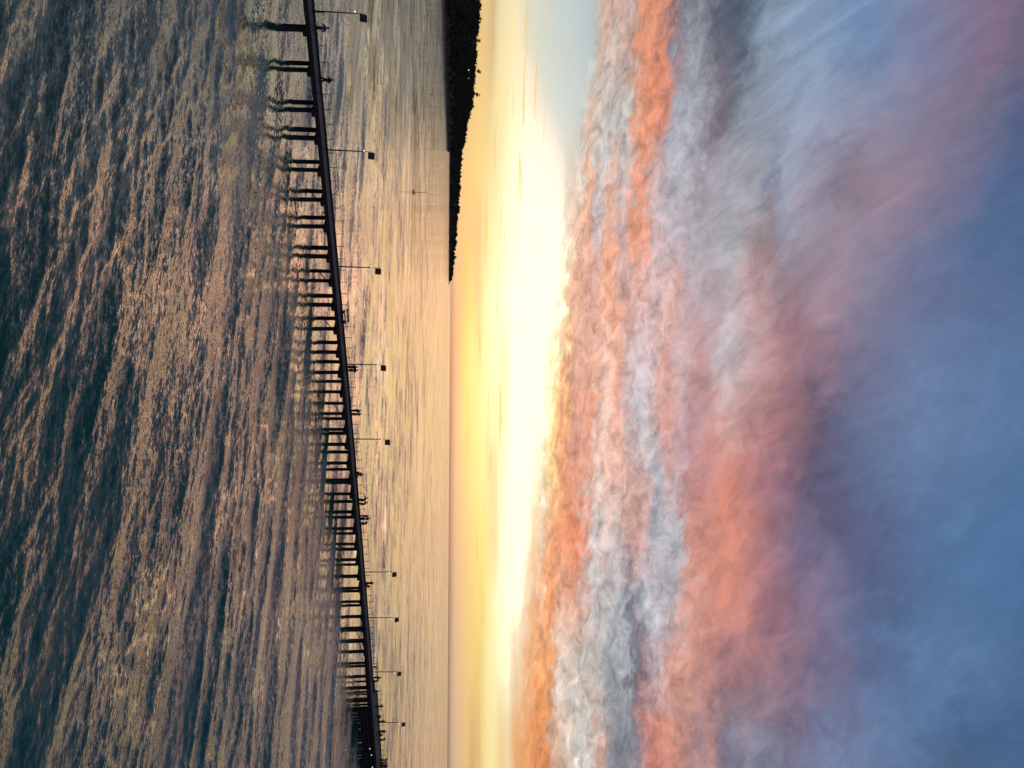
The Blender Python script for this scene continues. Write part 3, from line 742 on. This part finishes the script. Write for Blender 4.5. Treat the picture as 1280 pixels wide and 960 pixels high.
# ------------------------------------------------------------------ people
def skin_mesh(joints, bones, name, sub=1):
    me = bpy.data.meshes.new(name)
    keys = list(joints)
    me.from_pydata([joints[k][0] for k in keys], [(keys.index(a), keys.index(b)) for a, b in bones], [])
    o = bpy.data.objects.new(name, me); COL.objects.link(o)
    md = o.modifiers.new('skin', 'SKIN'); md.use_smooth_shade = True
    sv = me.skin_vertices[0].data
    for i, k in enumerate(keys):
        r_ = joints[k][1]
        sv[i].radius = (r_, r_) if isinstance(r_, float) else r_
        sv[i].use_root = (i == 0)
    sb = o.modifiers.new('sub', 'SUBSURF'); sb.levels = sub; sb.render_levels = sub
    dg = bpy.context.evaluated_depsgraph_get(); dg.update()
    out = bpy.data.meshes.new_from_object(o.evaluated_get(dg))
    bpy.data.objects.remove(o)
    out.name = name
    return out
def pose(kind):
    # x forward, y left; metres for a 1.72 m adult
    J = {'pelvis': [0, 0, .94], 'waist': [0, 0, 1.06], 'chest': [.01, 0, 1.26], 'collar': [0, 0, 1.42], 'neck': [.01, 0, 1.49], 'head': [.03, 0, 1.60], 'crown': [.02, 0, 1.675]}
    for sd, y in (('l', 1), ('r', -1)):
        J['hip' + sd] = [0, .09 * y, .88]; J['knee' + sd] = [.02, .10 * y, .49]; J['ankle' + sd] = [0, .10 * y, .09]; J['toe' + sd] = [.17, .12 * y, .04]
        J['sho' + sd] = [0, .17 * y, 1.40]; J['elb' + sd] = [-.02, .23 * y, 1.13]; J['wri' + sd] = [.05, .25 * y, .89]; J['han' + sd] = [.08, .25 * y, .80]
    if kind == 'walk':
        J['kneel'] = [.20, .10, .50]; J['anklel'] = [.30, .10, .10]; J['toel'] = [.47, .12, .06]
        J['kneer'] = [-.06, -.10, .49]; J['ankler'] = [-.32, -.10, .16]; J['toer'] = [-.19, -.12, .04]
        J['elbl'] = [-.16, .23, 1.15]; J['wril'] = [-.10, .25, .91]; J['hanl'] = [-.05, .25, .83]
        J['elbr'] = [.10, -.23, 1.15]; J['wrir'] = [.27, -.22, .97]; J['hanr'] = [.34, -.2, .92]
    if kind == 'lean':
        for k, dx, dz in (('pelvis', -.12, 0), ('waist', -.08, 0), ('chest', .06, -.04), ('collar', .16, -.08), ('neck', .22, -.09), ('head', .28, -.11), ('crown', .30, -.11)):
            J[k][0] += dx; J[k][2] += dz
        for sd, y in (('l', 1), ('r', -1)):
            J['hip' + sd][0] -= .12; J['knee' + sd][0] -= .06
            J['sho' + sd] = [.17, .17 * y, 1.32]; J['elb' + sd] = [.28, .25 * y, 1.10]; J['wri' + sd] = [.48, .14 * y, 1.12]; J['han' + sd] = [.56, .08 * y, 1.11]
    if kind == 'photo':
        for sd, y in (('l', 1), ('r', -1)):
            J['elb' + sd] = [.16, .24 * y, 1.22]; J['wri' + sd] = [.34, .10 * y, 1.44]; J['han' + sd] = [.38, .06 * y, 1.50]
    if kind == 'sit':
        for k in ('pelvis', 'waist', 'chest', 'collar', 'neck', 'head', 'crown'): J[k][2] -= .46
        J['chest'][0] += .04; J['collar'][0] += .08; J['neck'][0] += .1; J['head'][0] += .12; J['crown'][0] += .12
        for sd, y in (('l', 1), ('r', -1)):
            J['hip' + sd] = [.02, .09 * y, .46]; J['knee' + sd] = [.42, .12 * y, .47]; J['ankle' + sd] = [.40, .12 * y, .09]; J['toe' + sd] = [.56, .13 * y, .04]
            J['sho' + sd] = [.08, .17 * y, .94]; J['elb' + sd] = [.14, .24 * y, .70]; J['wri' + sd] = [.34, .14 * y, .60]; J['han' + sd] = [.42, .12 * y, .58]
    if kind == 'fish':
        J['elbr'] = [.12, -.24, 1.18]; J['wrir'] = [.34, -.12, 1.16]; J['hanr'] = [.42, -.08, 1.16]
        J['elbl'] = [.06, .24, 1.16]; J['wril'] = [.26, .12, 1.08]; J['hanl'] = [.33, .06, 1.08]
    return J
RAD = {'pelvis': (.14, .11), 'waist': (.125, .1), 'chest': (.15, .11), 'collar': (.10, .08), 'neck': .052, 'head': (.082, .098), 'crown': .06,
       'hip': .088, 'knee': .055, 'ankle': .042, 'toe': .036, 'sho': .062, 'elb': .044, 'wri': .03, 'han': .034}
def rad(k, g=0.0):
    r_ = RAD[k] if k in RAD else RAD[k[:-1]]
    return tuple(x + g for x in r_) if isinstance(r_, tuple) else r_ + g
BONES = [('pelvis', 'waist'), ('waist', 'chest'), ('chest', 'collar'), ('collar', 'neck'), ('neck', 'head'), ('head', 'crown')]
for sd in 'lr':
    BONES += [('pelvis', 'hip' + sd), ('hip' + sd, 'knee' + sd), ('knee' + sd, 'ankle' + sd), ('ankle' + sd, 'toe' + sd),
              ('collar', 'sho' + sd), ('sho' + sd, 'elb' + sd), ('elb' + sd, 'wri' + sd), ('wri' + sd, 'han' + sd)]
def add_mb(me, mb):
    b = bmesh.new(); b.from_mesh(me)
    vs = [b.verts.new(v) for v in mb.v]
    for f in mb.f: b.faces.new([vs[i] for i in f])
    b.to_mesh(me); b.free()
def make_figure(kind):
    J = pose(kind)
    body = skin_mesh({k: (tuple(v), rad(k, -.012 if k in ('pelvis', 'waist', 'chest', 'collar') else 0.0)) for k, v in J.items()}, BONES, 'body')
    ex = MB()
    h = Vector(J['head'])
    ex.ball(h + Vector((.102, 0, -.005)), (.02, .014, .024), 4, 6)
    for y in (-1, 1):
        ex.ball(h + Vector((0, .084 * y, 0)), (.02, .012, .032), 4, 6)
        ex.ball(h + Vector((.086, .032 * y, .022)), (.012, .014, .009), 4, 6)
    ex.box(h + Vector((.092, 0, -.045)), (.006, .024, .005))
    for sd, y in (('l', 1), ('r', -1)):
        w, hn = Vector(J['wri' + sd]), Vector(J['han' + sd])
        dr = (hn - w).normalized(); sidev = dr.cross(Vector((0, y, 0)))
        if sidev.length < .1: sidev = Vector((1, 0, 0))
        sidev.normalize(); cu = dr.cross(sidev).normalized() * -y
        for k, ln in enumerate((.072, .08, .075, .058)):
            o_ = hn + sidev * ((k - 1.5) * .019) + dr * .01
            ex.tube([o_, o_ + dr * ln * .6, o_ + dr * ln * .9 + cu * ln * .35], [.0095, .0085, .007], 5)
        ex.tube([hn + sidev * -.026 - dr * .02, hn - sidev * .05 + dr * .01, hn - sidev * .055 + dr * .04], [.011, .01, .008], 5)
    add_mb(body, ex)
    tb = [k for k in J if k[:3] in ('wai', 'che', 'col', 'sho', 'elb')] + ['pelvis']
    j2 = {k: (tuple(J[k]), rad(k, .040)) for k in ['pelvis', 'waist', 'chest', 'collar', 'shol', 'elbl', 'shor', 'elbr']}
    for sd in 'lr':
        w = Vector(J['wri' + sd]); e_ = Vector(J['elb' + sd]); q = e_ + (w - e_) * .85
        j2['cuf' + sd] = (tuple(q), .06)
    top = skin_mesh(j2, [('pelvis', 'waist'), ('waist', 'chest'), ('chest', 'collar')] + [x for sd in 'lr' for x in (('collar', 'sho' + sd), ('sho' + sd, 'elb' + sd), ('elb' + sd, 'cuf' + sd))], 'jacket')
    j3 = {'waist': (tuple(Vector(J['waist']) - Vector((0, 0, .03))), (.15, .13)), 'pelvis': (tuple(J['pelvis']), (.175, .15))}
    for sd in 'lr':
        j3['hip' + sd] = (tuple(J['hip' + sd]), .125); j3['knee' + sd] = (tuple(J['knee' + sd]), .098)
        a = Vector(J['ankle' + sd]); kn = Vector(J['knee' + sd]); j3['hem' + sd] = (tuple(a + (kn - a) * .06), .082)
    tro = skin_mesh(j3, [('waist', 'pelvis')] + [x for sd in 'lr' for x in (('pelvis', 'hip' + sd), ('hip' + sd, 'knee' + sd), ('knee' + sd, 'hem' + sd))], 'trousers')
    hr = MB().ball(h + Vector((-.022, 0, .04)), (.105, .096, .095), 7, 10)
    hair = hr.mesh('hair', None, True)
    hl = MB().ball(h + Vector((-.03, 0, .035)), (.105, .1, .1), 7, 10); hl.ball(h + Vector((-.075, 0, -.09)), (.05, .085, .13), 6, 8)
    hairl = hl.mesh('hair', None, True)
    res = dict(body=body, jacket=top, trousers=tro, hair=hair, hair_long=hairl)
    for sd in 'lr':
        a, t_ = Vector(J['ankle' + sd]), Vector(J['toe' + sd])
        res['shoe' + sd] = MB().ball((a + t_) / 2 + Vector((.0, 0, -.02)), (.14, .052, .05), 6, 8).mesh('shoe', None, True)
    return res
FIG = {k: make_figure(k) for k in ('stand', 'walk', 'lean', 'photo', 'sit', 'fish')}
for f_ in FIG.values():
    for me in f_.values():
        me.materials.clear(); me.materials.append(None)
SKIN = new_mat('skin', (.36, .22, .16), .6, .3, 8, .08)
HAIRS = [new_mat('dark_hair', (.02, .015, .012), .6, .3, 30, .3), new_mat('brown_hair', (.07, .045, .03), .6, .3, 30, .3)]
CLOTH = {n: new_mat(n + '_cloth', c, .9, .1, 12, .2) for n, c in dict(black=(.02, .02, .022), navy=(.025, .03, .06), blue=(.09, .12, .28), grey=(.10, .10, .11), maroon=(.08, .02, .025),
         denim=(.05, .07, .11), brown=(.07, .05, .035), green=(.03, .05, .035)).items()}
SHOE = new_mat('shoe_leather', (.02, .018, .016), .7, .2, 20, .2)
def person(s, off, kind, face, hgt, top, tro, lab, long=False, group='people on the pier', z=DZ + .012):
    f_ = FIG[kind]
    r_ = empty('person', at(s, off, z), yaw(s) + R(face)); r_.scale = (hgt / 1.735 * 1.18, hgt / 1.735 * 1.18, hgt / 1.69)
    tag(r_, lab, 'person', group)
    for nm, key, mt in (('body', 'body', SKIN), ('jacket', 'jacket', CLOTH[top]), ('trousers', 'trousers', CLOTH[tro]),
                        ('hair', 'hair_long' if long else 'hair', HAIRS[int(s) % 2]), ('shoe', 'shoel', SHOE), ('shoe', 'shoer', SHOE)):
        o = bpy.data.objects.new(nm, f_[key]); COL.objects.link(o); o.parent = r_
        o.material_slots[0].link = 'OBJECT'; o.material_slots[0].material = mt
F_ = 90      # facing the sea railing (degrees from the pier's own direction)
person(4.0, .1, 'walk', 205, 1.78, 'blue', 'navy', 'man in a blue jacket striding by the nearest lamp post')
person(9.5, 1.0, 'walk', 178, 1.72, 'maroon', 'black', 'lone dark dressed walker between the two nearest lamp posts')
person(48.2, 1.3, 'stand', 100, 1.70, 'black', 'black', 'left one of the couple standing close together at the railing', True)
person(48.75, 1.3, 'stand', 75, 1.72, 'maroon', 'black', 'right one of the couple standing close together at the railing')
person(55.9, 1.3, 'stand', 110, 1.68, 'black', 'denim', 'left one of the pair standing midway before the lone lamp post')
person(56.5, 1.25, 'photo', 80, 1.70, 'grey', 'black', 'right one of the pair midway, holding up a phone')
cr = empty('seat_bench', at(68.2, 1.2, DZ), yaw(68.2)); tag(cr, 'short dark bench under the seated figure in navy', 'bench')
MB().box((0, 0, .4), (.55, .2, .03)).build('seat', WOOD, cr)
for sx in (-.45, .45): MB().box((sx, 0, .185), (.04, .18, .185)).build('leg', WOOD, cr)
person(68.2, 1.15, 'sit', 90, 1.75, 'navy', 'black', 'seated figure in navy on a short bench by the railing', z=DZ + .06)
person(73.5, 1.3, 'lean', F_, 1.72, 'black', 'black', 'first of two people leaning on the railing beyond the seated figure')
person(74.4, 1.3, 'lean', F_, 1.66, 'grey', 'black', 'second of two people leaning on the railing beyond the seated figure', True)
person(77.0, 1.2, 'stand', 120, 1.66, 'brown', 'black', 'small group at the railing, its leftmost member', True)
person(77.7, 1.25, 'photo', 80, 1.85, 'black', 'black', 'small group at the railing, its tallest member with raised arms')
person(78.5, 1.1, 'lean', 70, 1.55, 'black', 'navy', 'small group at the railing, its shortest member bent forward')
person(92.9, 1.25, 'fish', F_, 1.72, 'black', 'black', 'person standing just past the sixth lamp post, taller of two')
person(93.8, 1.25, 'sit', F_, 1.5, 'black', 'brown', 'low crouching person beside the taller one past the sixth lamp', z=DZ + .012)
person(115.6, 1.3, 'stand', F_, 1.25, 'black', 'navy', 'child standing at the foot of a lamp post')
person(118.2, .9, 'stand', 100, 1.86, 'black', 'black', 'tall dark figure between the child and the pier head')
person(119.6, 1.2, 'lean', F_, 1.5, 'grey', 'navy', 'shorter figure bent over the railing beside the tall dark one')
person(128.7, 2.2, 'photo', F_, 1.78, 'black', 'black', 'first person on the pier head, arms raised, standing alone')
person(133.4, 3.2, 'sit', 60, 1.7, 'black', 'navy', 'crouched person just left of the farthest lamp post', z=DZ - .06)
person(136.8, 4.6, 'fish', 100, 1.76, 'brown', 'black', 'person with both hands forward at the farthest lamp post')
person(139.8, 4.4, 'stand', 200, 1.76, 'black', 'black', 'upright person in the knot past the farthest lamp post')
person(140.0, 3.6, 'sit', 100, 1.75, 'navy', 'black', 'crouched person in the knot past the farthest lamp post', z=DZ - .06)
person(142.2, 4.2, 'lean', 60, 1.7, 'black', 'denim', 'bent person in the knot past the farthest lamp post')
person(148.9, 4.0, 'photo', 80, 1.8, 'black', 'black', 'leftmost person of the crowd at the far end, arms raised')
person(150.6, 4.5, 'stand', 30, 1.7, 'grey', 'black', 'person in grey in the crowd at the far end', True)
person(149.5, 3.2, 'stand', 140, 1.75, 'black', 'navy', 'person in black in the crowd at the far end')
person(151.6, 4.0, 'lean', 100, 1.82, 'maroon', 'black', 'person in maroon bending over in the crowd at the far end')
person(148.9, 2.6, 'stand', 70, 1.72, 'brown', 'black', 'person in brown in the crowd at the far end')
print('tris', sum(len(o.data.loops) - 2 * len(o.data.polygons) for o in bpy.data.objects if o.type == 'MESH'))
